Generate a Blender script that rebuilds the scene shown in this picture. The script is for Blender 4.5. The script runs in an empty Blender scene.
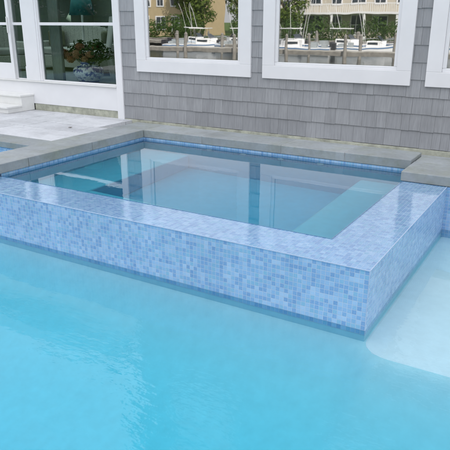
import bpy, bmesh, math, random
from mathutils import Vector, Matrix

random.seed(7)
sc = bpy.context.scene
COL = sc.collection
PI = math.pi

# ------------------------------------------------------------------ helpers
class MB:
    """collects shapes, then builds ONE mesh object"""
    def __init__(self):
        self.v = []; self.f = []; self.mi = []
    def add(self, vs, fs, mi=0):
        n = len(self.v)
        self.v += [tuple(p) for p in vs]
        self.f += [tuple(i + n for i in f) for f in fs]
        self.mi += [mi] * len(fs)
        return self
    def box(self, x0, x1, y0, y1, z0, z1, mi=0):
        vs = [(x0,y0,z0),(x1,y0,z0),(x1,y1,z0),(x0,y1,z0),(x0,y0,z1),(x1,y0,z1),(x1,y1,z1),(x0,y1,z1)]
        return self.add(vs, [(0,3,2,1),(4,5,6,7),(0,1,5,4),(1,2,6,5),(2,3,7,6),(3,0,4,7)], mi)
    def prism(self, pts, z0, z1, mi=0):
        n = len(pts)
        vs = [(x,y,z0) for x,y in pts] + [(x,y,z1) for x,y in pts]
        fs = [tuple(range(n-1,-1,-1)), tuple(range(n,2*n))]
        fs += [(i,(i+1)%n,n+(i+1)%n,n+i) for i in range(n)]
        return self.add(vs, fs, mi)
    def bar(self, a, b, r, sides=8, r2=None, mi=0):
        a = Vector(a); b = Vector(b); r2 = r if r2 is None else r2
        d = (b-a).normalized()
        u = d.orthogonal().normalized(); w = d.cross(u)
        vs = []
        for p, rr in ((a,r),(b,r2)):
            for i in range(sides):
                t = 2*PI*i/sides
                vs.append(p + (u*math.cos(t)+w*math.sin(t))*rr)
        fs = [(i,(i+1)%sides,sides+(i+1)%sides,sides+i) for i in range(sides)]
        fs += [tuple(range(sides-1,-1,-1)), tuple(range(sides,2*sides))]
        return self.add(vs, fs, mi)
    def tube(self, pts, r, sides=8, mi=0):
        for a, b in zip(pts, pts[1:]):
            self.bar(a, b, r, sides, mi=mi)
        return self
    def lathe(self, prof, c=(0,0,0), seg=32, mi=0):
        vs = []; fs = []
        for r, z in prof:
            for i in range(seg):
                t = 2*PI*i/seg
                vs.append((c[0]+r*math.cos(t), c[1]+r*math.sin(t), c[2]+z))
        for k in range(len(prof)-1):
            for i in range(seg):
                j = (i+1) % seg
                fs.append((k*seg+i, k*seg+j, (k+1)*seg+j, (k+1)*seg+i))
        fs.append(tuple(range(seg-1,-1,-1)))
        fs.append(tuple((len(prof)-1)*seg+i for i in range(seg)))
        return self.add(vs, fs, mi)
    def blob(self, c, r, sq=(1,1,1), seg=10, rings=6, jit=0.0, mi=0):
        vs = []; fs = []
        for k in range(rings+1):
            ph = PI*k/rings
            for i in range(seg):
                t = 2*PI*i/seg
                q = 1 + random.uniform(-jit, jit)
                vs.append((c[0]+r*sq[0]*math.sin(ph)*math.cos(t)*q, c[1]+r*sq[1]*math.sin(ph)*math.sin(t)*q, c[2]+r*sq[2]*math.cos(ph)*q))
        for k in range(rings):
            for i in range(seg):
                j = (i+1) % seg
                fs.append((k*seg+i, (k+1)*seg+i, (k+1)*seg+j, k*seg+j))
        return self.add(vs, fs, mi)
    def build(self, name, mat, parent=None, bevel=0, seg=2, smooth=False):
        me = bpy.data.meshes.new(name)
        me.from_pydata(self.v, [], self.f)
        me.validate()
        mats = mat if isinstance(mat, (list, tuple)) else [mat]
        for m in mats: me.materials.append(m)
        if len(mats) > 1:
            me.polygons.foreach_set('material_index', self.mi[:len(me.polygons)])
        if bevel > 0:
            bm = bmesh.new(); bm.from_mesh(me)
            bmesh.ops.recalc_face_normals(bm, faces=bm.faces)
            es = [e for e in bm.edges if len(e.link_faces) == 2 and e.calc_face_angle(0) > 0.5]
            bmesh.ops.bevel(bm, geom=es, offset=bevel, segments=seg, affect='EDGES', profile=0.5)
            bm.to_mesh(me); bm.free()
        if smooth:
            me.polygons.foreach_set('use_smooth', [True]*len(me.polygons))
        me.update()
        o = bpy.data.objects.new(name, me)
        COL.objects.link(o)
        if parent: o.parent = parent
        return o

def tag(o, label=None, cat=None, group=None, kind=None):
    if label: o['label'] = label
    if cat: o['category'] = cat
    if group: o['group'] = group
    if kind: o['kind'] = kind
    return o

def thing(name, label, cat, loc=(0,0,0), rz=0, group=None):
    o = bpy.data.objects.new(name, None); COL.objects.link(o)
    o.location = loc; o.rotation_euler = (0,0,rz)
    o.empty_display_size = 0.2
    return tag(o, label, cat, group)

def dup(root, loc, rz=0, label=None, scale=None):
    r = root.copy(); COL.objects.link(r); r.location = loc; r.rotation_euler = (0,0,rz)
    if scale: r.scale = scale
    if label: r['label'] = label
    for ch in list(root.children):
        c = ch.copy(); COL.objects.link(c); c.parent = r
        for g in list(ch.children):
            d = g.copy(); COL.objects.link(d); d.parent = c
    return r

# ------------------------------------------------------------------ materials
class NT:
    def __init__(self, name):
        self.m = bpy.data.materials.new(name); self.m.use_nodes = True
        self.t = self.m.node_tree; self.t.nodes.clear()
        self.out = self.n('ShaderNodeOutputMaterial')
    def n(self, ty, **kw):
        nd = self.t.nodes.new(ty)
        for k, v in kw.items(): setattr(nd, k, v)
        return nd
    def l(self, a, b): self.t.links.new(a, b)
    def math(self, op, a, b=None, c=None, clamp=False):
        nd = self.n('ShaderNodeMath', operation=op); nd.use_clamp = clamp
        for i, x in enumerate((a,b,c)):
            if x is None: continue
            if isinstance(x, (int,float)): nd.inputs[i].default_value = x
            else: self.l(x, nd.inputs[i])
        return nd.outputs[0]
    def mix(self, f, a, b, blend='MIX'):
        nd = self.n('ShaderNodeMix', data_type='RGBA', blend_type=blend)
        for s, x in ((nd.inputs[0],f),(nd.inputs[6],a),(nd.inputs[7],b)):
            if isinstance(x, (int,float)): s.default_value = x
            elif isinstance(x, tuple): s.default_value = (*x,1) if len(x)==3 else x
            else: self.l(x, s)
        return nd.outputs[2]
    def noise(self, vec=None, scale=5, detail=4, rough=.5, dim='3D'):
        nd = self.n('ShaderNodeTexNoise', noise_dimensions=dim)
        nd.inputs['Scale'].default_value = scale; nd.inputs['Detail'].default_value = detail
        nd.inputs['Roughness'].default_value = rough
        if vec is not None: self.l(vec, nd.inputs['Vector'])
        return nd.outputs['Fac']
    def ramp(self, f, stops):
        nd = self.n('ShaderNodeValToRGB')
        e = nd.color_ramp.elements
        while len(e) < len(stops): e.new(0.5)
        for i, (p, c) in enumerate(stops):
            e[i].position = p; e[i].color = (*c,1) if len(c)==3 else c
        self.l(f, nd.inputs[0]); return nd.outputs[0]
    def maprange(self, f, a, b, c, d):
        nd = self.n('ShaderNodeMapRange')
        self.l(f, nd.inputs[0])
        for i, x in enumerate((a,b,c,d)): nd.inputs[i+1].default_value = x
        return nd.outputs[0]
    def obj(self): return self.n('ShaderNodeTexCoord').outputs['Object']
    def scale(self, vec, s):
        nd = self.n('ShaderNodeMapping'); nd.inputs['Scale'].default_value = s
        self.l(vec, nd.inputs['Vector']); return nd.outputs[0]
    def bump(self, h, strength=.3, dist=.01, normal=None):
        nd = self.n('ShaderNodeBump'); nd.inputs['Strength'].default_value = strength
        nd.inputs['Distance'].default_value = dist; self.l(h, nd.inputs['Height'])
        if normal is not None: self.l(normal, nd.inputs['Normal'])
        return nd.outputs[0]
    def bsdf(self, color=None, rough=.5, normal=None, metallic=0, spec=.5, **kw):
        b = self.n('ShaderNodeBsdfPrincipled')
        if isinstance(color, tuple): b.inputs['Base Color'].default_value = (*color,1)
        elif color is not None: self.l(color, b.inputs['Base Color'])
        if isinstance(rough, (int,float)): b.inputs['Roughness'].default_value = rough
        else: self.l(rough, b.inputs['Roughness'])
        b.inputs['Metallic'].default_value = metallic
        b.inputs['Specular IOR Level'].default_value = spec
        if normal is not None: self.l(normal, b.inputs['Normal'])
        for k, v in kw.items():
            b.inputs[k.replace('_',' ')].default_value = v
        self.l(b.outputs[0], self.out.inputs['Surface'])
        return b

def simple(name, color, rough=.5, var=.12, scale=6, bump=.0, metallic=0):
    """plain surface with soft mottling and slight relief"""
    t = NT(name); v = t.obj()
    n1 = t.noise(v, scale, 5, .6)
    f = t.maprange(n1, .3, .7, 1-var, 1+var)
    c = t.mix(1.0, color, (1,1,1), 'MULTIPLY')
    nd = t.n('ShaderNodeVectorMath', operation='SCALE'); nd.inputs[0].default_value = color; t.l(f, nd.inputs['Scale'])
    r = t.maprange(t.noise(v, scale*2.3, 3), .3, .7, max(.02,rough-.08), min(1,rough+.08))
    nrm = t.bump(t.noise(v, scale*8, 4), bump, .004) if bump > 0 else None
    t.bsdf(nd.outputs[0], r, nrm, metallic)
    return t.m

def mat_shingle(name, light, dark):
    t = NT(name); g = t.n('ShaderNodeNewGeometry')
    v = t.obj()
    rnd = g.outputs['Random Per Island']
    c = t.ramp(rnd, [(0, dark), (.5, tuple((a+b)/2 for a,b in zip(dark,light))), (1, light)])
    grain = t.noise(t.scale(v, (75, 75, 3.2)), 1.0, 5, .65)
    blot = t.noise(v, 2.2, 4, .6)
    k = t.math('MULTIPLY', t.maprange(grain, .25, .75, .84, 1.14), t.maprange(blot, .3, .7, .92, 1.07))
    nd = t.n('ShaderNodeVectorMath', operation='SCALE'); t.l(c, nd.inputs[0]); t.l(k, nd.inputs['Scale'])
    t.bsdf(nd.outputs[0], .82, t.bump(grain, .35, .003), spec=.25)
    return t.m

TP = .0264
def mat_tile(name, wet=False):
    """25 mm glass mosaic; grid anchored at the spa's front right top corner"""
    t = NT(name); v = t.obj()
    g = t.n('ShaderNodeNewGeometry')
    sx = t.n('ShaderNodeSeparateXYZ'); t.l(v, sx.inputs[0])
    sn = t.n('ShaderNodeSeparateXYZ'); t.l(g.outputs['True Normal'], sn.inputs[0])
    ax = t.math('GREATER_THAN', t.math('ABSOLUTE', sn.outputs[0]), .6)
    az = t.math('GREATER_THAN', t.math('ABSOLUTE', sn.outputs[2]), .6)
    def sel(f, a, b):
        nd = t.n('ShaderNodeMix', data_type='FLOAT'); t.l(f, nd.inputs[0])
        t.l(a, nd.inputs[2]); t.l(b, nd.inputs[3]); return nd.outputs[0]
    U = sel(ax, sx.outputs[0], sx.outputs[1])
    V = sel(az, sx.outputs[2], sx.outputs[1])
    # tiles hand-set on sheets: slight drift of the lines
    dr = t.noise(v, 9, 2)
    U = t.math('ADD', t.math('DIVIDE', U, TP), t.math('MULTIPLY', t.math('SUBTRACT', dr, .5), .12))
    V = t.math('ADD', t.math('DIVIDE', V, TP), t.math('MULTIPLY', t.math('SUBTRACT', t.noise(v, 8, 2), .5), .12))
    fu = t.math('FLOOR', U); fv = t.math('FLOOR', V)
    cv = t.n('ShaderNodeCombineXYZ'); t.l(fu, cv.inputs[0]); t.l(fv, cv.inputs[1])
    t.l(t.math('ADD', t.math('MULTIPLY', ax, 31.7), t.math('MULTIPLY', az, 57.3)), cv.inputs[2])
    wn = t.n('ShaderNodeTexWhiteNoise', noise_dimensions='3D'); t.l(cv.outputs[0], wn.inputs['Vector'])
    du = t.math('ABSOLUTE', t.math('SUBTRACT', t.math('FRACT', U), .5))
    dv = t.math('ABSOLUTE', t.math('SUBTRACT', t.math('FRACT', V), .5))
    d = t.math('MAXIMUM', du, dv)
    grout = t.maprange(d, .425, .455, 0, 1)
    col = t.ramp(wn.outputs['Value'], [(0,(.17,.34,.61)),(.06,(.195,.37,.64)),(.25,(.22,.41,.69)),(.45,(.25,.50,.70)),(.6,(.275,.475,.74)),(.85,(.34,.54,.78)),(1,(.41,.60,.82))])
    cloud = t.noise(t.scale(v,(1,1,1)), 160, 3)
    col = t.mix(t.maprange(cloud, .35, .7, 0, .28), col, (.50,.68,.88))
    gcol = t.mix(t.noise(v, 14, 4), (.44,.53,.67), (.60,.68,.80))
    if wet: col = t.mix(1.0, col, (.78,.92,1.0), 'MULTIPLY')
    c = t.mix(t.math('MULTIPLY', grout, .42 if wet else .72), col, gcol)
    k = t.math('MULTIPLY', t.maprange(t.noise(v, 1.7, 5, .6), .3, .7, .92, 1.06), .80 if wet else .88)
    sc_ = t.n('ShaderNodeVectorMath', operation='SCALE'); t.l(c, sc_.inputs[0]); t.l(k, sc_.inputs['Scale']); c = sc_.outputs[0]
    h = t.math('SUBTRACT', 1.0, t.maprange(d, .40, .46, 0, 1))
    # every tile is set at its own slight tilt
    tilt = t.math('MULTIPLY', t.math('SUBTRACT', wn.outputs['Value'], .5), t.math('SUBTRACT', t.math('FRACT', U), .5))
    h = t.math('ADD', h, t.math('MULTIPLY', tilt, .9))
    nrm = t.bump(h, .2 if wet else .5, .0012)
    rg = t.mix(grout, (.12,.12,.12), (.6,.6,.6))
    b = t.bsdf(c, .15, nrm)
    t.l(rg, b.inputs['Roughness'])
    if wet:
        rip = t.noise(t.scale(v, (16, 26, 10)), 1.0, 3, .5)
        rip2 = t.noise(t.scale(v, (60, 90, 40)), 1.0, 2, .5)
        hh = t.math('ADD', rip, t.math('MULTIPLY', rip2, .25))
        cn = t.bump(hh, .16, .004)
        b.inputs['Coat Weight'].default_value = 1.0
        b.inputs['Coat IOR'].default_value = 1.6
        b.inputs['Coat Roughness'].default_value = .02
        t.l(cn, b.inputs['Coat Normal'])
    return t.m

def mat_plaster(name, col):
    t = NT(name); v = t.obj()
    n = t.noise(v, 1.3, 6, .62); n2 = t.noise(v, 14, 5, .6)
    k = t.math('MULTIPLY', t.maprange(n, .3, .7, .97, 1.03), t.maprange(n2, .3, .7, .96, 1.04))
    nd = t.n('ShaderNodeVectorMath', operation='SCALE'); nd.inputs[0].default_value = col; t.l(k, nd.inputs['Scale'])
    t.bsdf(nd.outputs[0], .75, t.bump(n2, .3, .003), spec=.2)
    return t.m

def mat_water(name, dens, tint, big=(1.2,1.7), amp=.02, small=1.0, gain=1.0, clear=False):
    t = NT(name); v = t.obj()
    if clear: g = t.n('ShaderNodeBsdfTransparent')
    else: g = t.n('ShaderNodeBsdfRefraction'); g.inputs['IOR'].default_value = 1.333; g.inputs['Roughness'].default_value = 0.0
    gl = t.n('ShaderNodeBsdfGlossy'); gl.inputs['Roughness'].default_value = 0.0; gl.inputs['Color'].default_value = (1,1,1,1)
    fr = t.n('ShaderNodeFresnel'); fr.inputs['IOR'].default_value = 1.333
    n1 = t.noise(t.scale(v, (big[0], big[1], 1)), 1.0, 2, .5)
    patch = t.maprange(t.noise(v, .55, 2), .44, .64, .10, 1.0)
    n2 = t.noise(t.scale(v, (7, 13, 1)), 1.0, 3, .55)
    n3 = t.noise(t.scale(v, (26, 44, 1)), 1.0, 2, .5)
    rip = t.math('MULTIPLY', t.math('ADD', n2, t.math('MULTIPLY', n3, .28)), patch)
    h = t.math('ADD', t.math('MULTIPLY', n1, 1.4), t.math('MULTIPLY', rip, small))
    nrm = t.bump(h, 1.0, amp)
    for q in ((gl, fr) if clear else (g, gl, fr)): t.l(nrm, q.inputs['Normal'])
    ms = t.n('ShaderNodeMixShader'); t.l(t.math('MULTIPLY', fr.outputs[0], gain, clamp=True), ms.inputs[0])
    t.l(g.outputs[0], ms.inputs[1]); t.l(gl.outputs[0], ms.inputs[2])
    va = t.n('ShaderNodeVolumeAbsorption'); va.inputs['Color'].default_value = (*tint,1); va.inputs['Density'].default_value = dens
    t.l(ms.outputs[0], t.out.inputs['Surface']); t.l(va.outputs[0], t.out.inputs['Volume'])
    return t.m

def mat_pane(name, refl=.0, tint=(.86,.92,.89), wav=.0):
    """window glass: see-through with coated reflection"""
    t = NT(name); v = t.obj()
    tr = t.n('ShaderNodeBsdfTransparent'); tr.inputs[0].default_value = (*tint,1)
    gl = t.n('ShaderNodeBsdfGlossy'); gl.inputs['Roughness'].default_value = .013 if refl > 0 else 0.0
    gl.inputs['Color'].default_value = (1,1,1,1)
    if wav > 0:
        n = t.noise(t.scale(v,(2.6,1,1.3)), 1.0, 2, .5)
        t.l(t.bump(n, 1.0, wav), gl.inputs['Normal'])
    fr = t.n('ShaderNodeFresnel'); fr.inputs['IOR'].default_value = 1.5
    f = t.math('ADD', t.math('MULTIPLY', fr.outputs[0], 1.0 if refl == 0 else 1.6), refl, clamp=True)
    m = t.n('ShaderNodeMixShader'); t.l(f, m.inputs[0]); t.l(tr.outputs[0], m.inputs[1]); t.l(gl.outputs[0], m.inputs[2])
    t.l(m.outputs[0], t.out.inputs['Surface'])
    return t.m

def mat_stone(name, base, vary, moss=None, stain=0.0):
    t = NT(name); v = t.obj()
    g = t.n('ShaderNodeNewGeometry')
    rnd = g.outputs['Random Per Island']
    c = t.mix(rnd, base, vary)
    if moss: c = t.mix(t.maprange(t.noise(v, 5, 6, .7), .45, .72, 0, .75), c, moss)
    if stain: c = t.mix(t.math('MULTIPLY', t.maprange(t.noise(t.scale(v,(1.5,5,1)), 1.0, 6, .75), .52, .70, 0, 1), stain), c, (.33,.34,.35))
    n = t.noise(v, 3.0, 7, .68); n2 = t.noise(v, 28, 5, .6); n3 = t.noise(t.scale(v,(1,2.2,1)), 1.4, 5, .7)
    k = t.math('MULTIPLY', t.maprange(n, .3, .7, .86, 1.1), t.maprange(n2, .3, .7, .93, 1.06))
    k = t.math('MULTIPLY', k, t.maprange(n3, .35, .7, 1.06, .88))
    nd = t.n('ShaderNodeVectorMath', operation='SCALE'); t.l(c, nd.inputs[0]); t.l(k, nd.inputs['Scale'])
    t.bsdf(nd.outputs[0], .62, t.bump(t.math('ADD', n2, n), .35, .004), spec=.35)
    return t.m

def mat_leaf(name, a, b):
    t = NT(name); g = t.n('ShaderNodeNewGeometry')
    c = t.mix(g.outputs['Random Per Island'], a, b)
    d = t.n('ShaderNodeBsdfDiffuse'); t.l(c, d.inputs[0])
    tl = t.n('ShaderNodeBsdfTranslucent'); t.l(c, tl.inputs[0])
    m = t.n('ShaderNodeMixShader'); m.inputs[0].default_value = .35
    t.l(d.outputs[0], m.inputs[1]); t.l(tl.outputs[0], m.inputs[2]); t.l(m.outputs[0], t.out.inputs['Surface'])
    return t.m

M = {}
M['shingle'] = mat_shingle('grey_shingle', (.352,.361,.374), (.302,.310,.322))
M['shingle_tan'] = mat_shingle('tan_shingle', (.52,.42,.26), (.46,.36,.22))
M['shingle_cream'] = mat_shingle('cream_siding', (.53,.48,.39), (.47,.43,.35))
M['white'] = simple('white_trim_paint', (.80,.80,.81), .42, .03, 3, .05)
M['white_wood'] = simple('white_wood_paint', (.76,.76,.74), .5, .05, 5, .08)
M['mossy'] = simple('mossy_board', (.42,.43,.35), .8, .35, 9, .3)
M['tile'] = mat_tile('blue_mosaic')
M['tile_wet'] = mat_tile('wet_blue_mosaic', True)
M['grout'] = simple('pale_grout', (.38,.48,.63), .55, .08, 30, .1)
M['plaster'] = mat_plaster('pool_plaster', (.37,.60,.68))
M['shelf'] = mat_plaster('shelf_plaster', (.62,.70,.76))
M['spa_plaster'] = mat_plaster('spa_plaster', (.19,.60,.72))
M['pool_water'] = mat_water('pool_water', 1.3, (.0,.898,.966), amp=.0034, gain=1.3, clear=True)
M['spa_water'] = mat_water('spa_water', 1.1, (.03,.88,.975), big=(.8,1.2), amp=.0015, small=.14, gain=1.55)
M['coping'] = mat_stone('bluestone_coping', (.282,.306,.316), (.328,.352,.364), moss=(.24,.26,.21))
M['paver'] = mat_stone('pale_pavers', (.55,.56,.58), (.66,.67,.69), stain=.35)
M['mortar'] = simple('joint_mortar', (.36,.37,.37), .9, .2, 20, .2)
M['glass'] = mat_pane('window_glass', .40, (.66,.70,.67), .0006)
M['door_glass'] = mat_pane('door_glass', .0, (.80,.91,.87), .001)
M['interior'] = simple('interior_paint', (.27,.33,.29), .8, .08, 3)
M['interior_dark'] = simple('dark_interior_paint', (.05,.06,.055), .8, .1, 3)
M['plaster_room'] = simple('room_plaster', (.62,.62,.58), .85, .06, 3)
M['floorboards'] = simple('interior_floor', (.17,.20,.19), .5, .2, 4)
M['roof'] = mat_shingle('roof_shingle', (.16,.15,.15), (.09,.09,.10))
M['jet'] = simple('white_plastic', (.82,.82,.82), .3, .02)

# ------------------------------------------------------------------ main numbers (metres)
D = 3.909            # house wall
ZP = -.343           # pool water level (spa water is z = 0)
ZD = -.150           # deck level
LX0, LX1 = -3.19, -.34
LY0, LY1 = .34, 2.19

# ------------------------------------------------------------------ pool
def pool_pts(i=0.0):
    # pool outline wrapped round the spa; i > 0 grows it into the walls
    return [(-12-i,-2.5-i),(5+i,-2.5-i),(5+i,1.87+i),(0-i,1.87+i),(0-i,0+i),(-3.56+i,0+i),(-3.56+i,1.84+i),(-12-i,1.84+i)]

mb = MB()
P = pool_pts()
FL = -1.55
for i in range(len(P)):                       # walls as thick slabs outside the outline
    (x0,y0),(x1,y1) = P[i], P[(i+1)%len(P)]
    if i in (3,4,5): continue                 # the spa's own walls close the pool here
    d = Vector((x1-x0,y1-y0)).normalized(); nrm = Vector((d.y,-d.x))
    e = .0
    a = Vector((x0,y0)); b = Vector((x1,y1))
    q = [a, b, b+nrm*.2, a+nrm*.2]
    mb.prism([(p.x,p.y) for p in q], FL-.1, -.52)
pw = tag(mb.build('pool_wall', M['plaster']), kind='structure')
mb = MB()
for i in range(len(P)):
    (x0,y0),(x1,y1) = P[i], P[(i+1)%len(P)]
    if i in (3,4,5): continue
    d = Vector((x1-x0,y1-y0)).normalized(); nrm = Vector((d.y,-d.x))
    a = Vector((x0,y0)); b = Vector((x1,y1))
    q = [a, b, b+nrm*.2, a+nrm*.2]
    mb.prism([(p.x,p.y) for p in q], -.52, -.215 if i != 2 else -.002)
tag(mb.build('pool_wall_tile', M['tile']), kind='structure')

mb = MB()                                      # floor: dished, sloping down from the spa wall and deeper to the left
def floor_z(x, y):
    if -3.38 < x < -.12 and y > .14: return -1.6          # under the spa
    deep = -.90 - .35*max(0, min(1, (.2-x)/7))
    wall = -.408
    d = max(0.0, -y-.03-.11*max(0, min(1, (x+.03)/.12)))
    k = .55*(1-math.exp(-d/.42)) + .45*min(1.0, d/1.6)
    if x < -3.6 : k = max(k, 1-math.exp(-(-3.6-x)/.3))
    return wall + (deep-wall)*k
nx, ny = 300, 170
vs = []; fs = []
for i in range(nx+1):
    for j in range(ny+1):
        x = -12.2 + 17.4*i/nx; y = -2.7 + 4.75*j/ny
        vs.append((x, y, floor_z(x, y)))
for i in range(nx):
    for j in range(ny):
        q = i*(ny+1)+j
        fs.append((q, q+ny+1, q+ny+2, q+1))
mb.add(vs, fs)
tag(mb.build('pool_floor', M['plaster'], smooth=True), kind='structure')

# tanning shelf right of the spa, rounded corner against the spa
mb = MB()
pts = [(-.004,1.95)]
for k in range(0,7):
    a = PI + (PI/2)*k/6
    pts.append((.16+.164*math.cos(a), .03+.15*math.sin(a)))
pts += [(5.1,-.12),(5.1,1.95)]
mb.prism(pts, -1.6, ZP-.062)
tag(mb.build('tanning_shelf', M['shelf'], bevel=.02, seg=3), kind='structure')

mb = MB(); mb.prism(pool_pts(.008), -1.52, ZP)
pwat = tag(mb.build('pool_water', M['pool_water']), kind='structure')

# ------------------------------------------------------------------ raised spa
spa = thing('raised_spa', 'raised square spa clad in blue glass mosaic with grey stone coping', 'spa', (0,0,0))
def ring(mb, z0, z1, e=0.0):
    mb.box(-3.56+e, -e, e, LY0, z0, z1)
    mb.box(LX1, -e, LY0, 2.45, z0, z1)
    mb.box(-3.56+e, LX0, LY0, 2.45, z0, z1)
    mb.box(LX0, LX1, LY1, 2.45, z0, z1)
    return mb
mb = MB()
mb.box(-3.56, 0, 0, LY0, -.371, -.012); mb.box(LX1, 0, LY0, 2.45, -.371, -.012)
mb.box(-3.56, LX0, LY0, 2.45, -.371, .022); mb.box(LX0, LX1, LY1, 2.45, -.371, .022)
mb.build('mosaic_wall', M['tile'], spa)
mb = MB(); ring(mb, -1.5, -.372, .001)
mb.build('plaster_base', M['plaster'], spa)
mb = MB()
mb.prism([(-3.56,0),(0,0),(0,1.90),(LX1,1.90),(LX1,LY0),(-3.56,LY0)], -.012, 0)
mb.build('overflow_ledge', M['tile_wet'], spa)
# pale grout beads along the arrises
mb = MB()
mb.box(-3.555, .0012, -.0012, .004, -.005, .0012)
mb.box(-.004, .0014, .005, 1.90, -.005, .0013)
mb.box(-.0035, .0014, -.0014, .0035, -.371, -.0055)
mb.build('corner_grout', M['grout'], spa, bevel=.001, seg=2)
# plaster basin: liner and benches
mb = MB()
zb = -.95
mb.box(LX0-.02, LX1+.02, LY0-.02, LY1+.02, zb-.1, zb)                 # floor
mb.box(LX0-.02, LX0+.004, LY0, LY1, zb, -.19); mb.box(LX1-.004, LX1+.02, LY0, LY1, zb, -.05)
mb.box(LX0+.004, LX1-.004, LY1-.004, LY1+.02, zb, -.19); mb.box(LX0+.004, LX1-.004, LY0-.02, LY0+.004, zb, -.05)
mb.build('basin', M['spa_plaster'], spa)
mb = MB()
mb.box(LX0+.004, -2.60, LY0+.004, LY1-.004, zb+.002, -.46)
mb.build('bench', M['spa_plaster'], spa, bevel=.025, seg=3)
mb = MB()
mb.box(-.78, LX1-.004, LY0+.004, LY1-.004, zb+.002, -.44)
mb.build('bench', M['spa_plaster'], spa, bevel=.025, seg=3)
mb = MB()
mb.box(-2.598, -.782, LY0+.005, LY0+.40, zb+.002, -.45)
mb.build('bench', M['spa_plaster'], spa, bevel=.025, seg=3)
# jets just below the waterline
jm = MB(); jm.lathe([(.034,0),(.034,.006),(.022,.010),(.016,.006)], seg=20)
jet0 = None
for x in (-2.35,-1.96,-1.56,-1.16):
    if jet0 is None:
        jet0 = jm.build('spa_jet', M['jet'], spa, smooth=True); o = jet0
    else:
        o = jet0.copy(); COL.objects.link(o); o.parent = spa
    o.rotation_euler = (PI/2,0,0); o.location = (x, LY1-.006, -.115)
# coping stones
def stones(mb, x0, x1, y0, y1, z0, z1, lens, along='x', gap=.004):
    p = x0 if along == 'x' else y0
    end = x1 if along == 'x' else y1
    i = 0
    while p < end-.02:
        q = min(end, p + lens[i % len(lens)])
        if end-q < .25: q = end
        if along == 'x': mb.box(p+gap/2, q-gap/2, y0, y1, z0, z1)
        else: mb.box(x0, x1, p+gap/2, q-gap/2, z0, z1)
        p = q; i += 1
    return mb
mb = MB()
stones(mb, -3.56, -3.175, .0, 2.179, .024, .104, [.62,.78,.80], 'y')
stones(mb, -3.56, -.36, 2.185, 2.55, .024, .104, [.38,.74,.88,.62,.70], 'x')
mb.build('coping', M['coping'], spa, bevel=.006, seg=3)
mb = MB()
mb.box(-3.552,-3.183,.01,2.18,.025,.1015); mb.box(-3.552,-.37,2.19,2.542,.025,.1015)
mb.build('joint_fill', M['mortar'], spa)
mb = MB(); mb.box(LX0-.006, LX1+.006, LY0-.006, LY1+.006, zb-.03, .0025)
tag(mb.build('spa_water', M['spa_water']), kind='structure')

# right hand slab at the pool edge, resting on the end of the ledge
mb = MB()
mb.box(-.355, .62, 1.862, 2.28, .002, .079); mb.box(.627, 1.62, 1.862, 2.28, .002, .079)
mb.box(1.627, 3.0, 1.862, 2.28, .002, .079); mb.box(3.007, 5.2, 1.862, 2.28, .002, .079)
mb.box(-.352, 1.1, 2.286, 2.56, .002, .079); mb.box(1.107, 2.9, 2.286, 2.56, .002, .079); mb.box(2.907, 5.2, 2.286, 2.56, .002, .079)
tag(mb.build('stone_edging', M['coping'], bevel=.006, seg=3), kind='structure')
mb = MB(); mb.box(-.3, 5.2, 1.90, 2.55, -.3, .001)
mb.box(-.3, 5.2, 1.90, 2.55, .003, .070)
tag(mb.build('edging_base', M['mortar']), kind='structure')

# ------------------------------------------------------------------ decks and ground
mb = MB()
stones(mb, -12.0, -3.575, 1.825, 2.15, ZD-.068, ZD+.004, [.9,1.05,.82,1.1], 'x')
tag(mb.build('pool_coping', M['coping'], bevel=.006, seg=3), kind='structure')
mb = MB()                                      # pale rectangular pavers, running bond
row = 0; y = 2.157
while y < D-.03:
    h = .58 if row % 2 == 0 else .43
    y1 = min(D-.002, y+h)
    x = -12.0 + (.0 if row % 2 else -.45)
    while x < -3.7:
        w = random.choice((.6,.9,1.2,.9))
        x1 = min(x+w, -3.575)
        x2 = x1
        if y > 3.1: x1 = min(x1, -4.74)
        if x1-x > .05: mb.box(x+.007, x1-.007, y+.007, y1-.007, ZD-.05, ZD+random.uniform(-.0015,.0015))
        x = x2
    y = y1; row += 1
tag(mb.build('paved_terrace', M['paver'], bevel=.004, seg=2), kind='structure')
mb = MB(); mb.box(-12.2,-4.76,1.86,D,ZD-.3,ZD-.008); mb.box(-4.76,-3.57,1.86,3.3,ZD-.3,ZD-.008); mb.box(-4.76,-3.57,3.3,D,ZD-.3,ZD-.055); mb.box(-3.57,9,2.46,D,-.5,-.20)
tag(mb.build('terrace_base', M['mortar']), kind='structure')

M['dry_leaf'] = simple('dry_leaf', (.10,.075,.05), .8, .3, 40)
for lx, ly, rz, lb in ((-5.02,2.93,.4,'small dry leaf lying on the pale pavers beside the spa coping'),(-6.6,2.75,2.1,'small dry leaf lying on the pale pavers near the wooden steps')):
    mb = MB()
    top = [(-.028,0,.006),(-.01,.016,.010),(.018,.012,.012),(.034,0,.015),(.016,-.013,.009),(-.012,-.015,.012)]
    n_ = len(top)
    mb.add(top + [(x_,y_,z_-.003) for x_,y_,z_ in top], [tuple(range(n_-1,-1,-1)), tuple(range(n_,2*n_))] + [(i,(i+1)%n_,n_+(i+1)%n_,n_+i) for i in range(n_)])
    o = tag(mb.build('dry_leaf', M['dry_leaf']), lb, 'leaf', 'dry leaves on the terrace'); o.location = (lx,ly,ZD+.001); o.rotation_euler = (0,0,rz)

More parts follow.
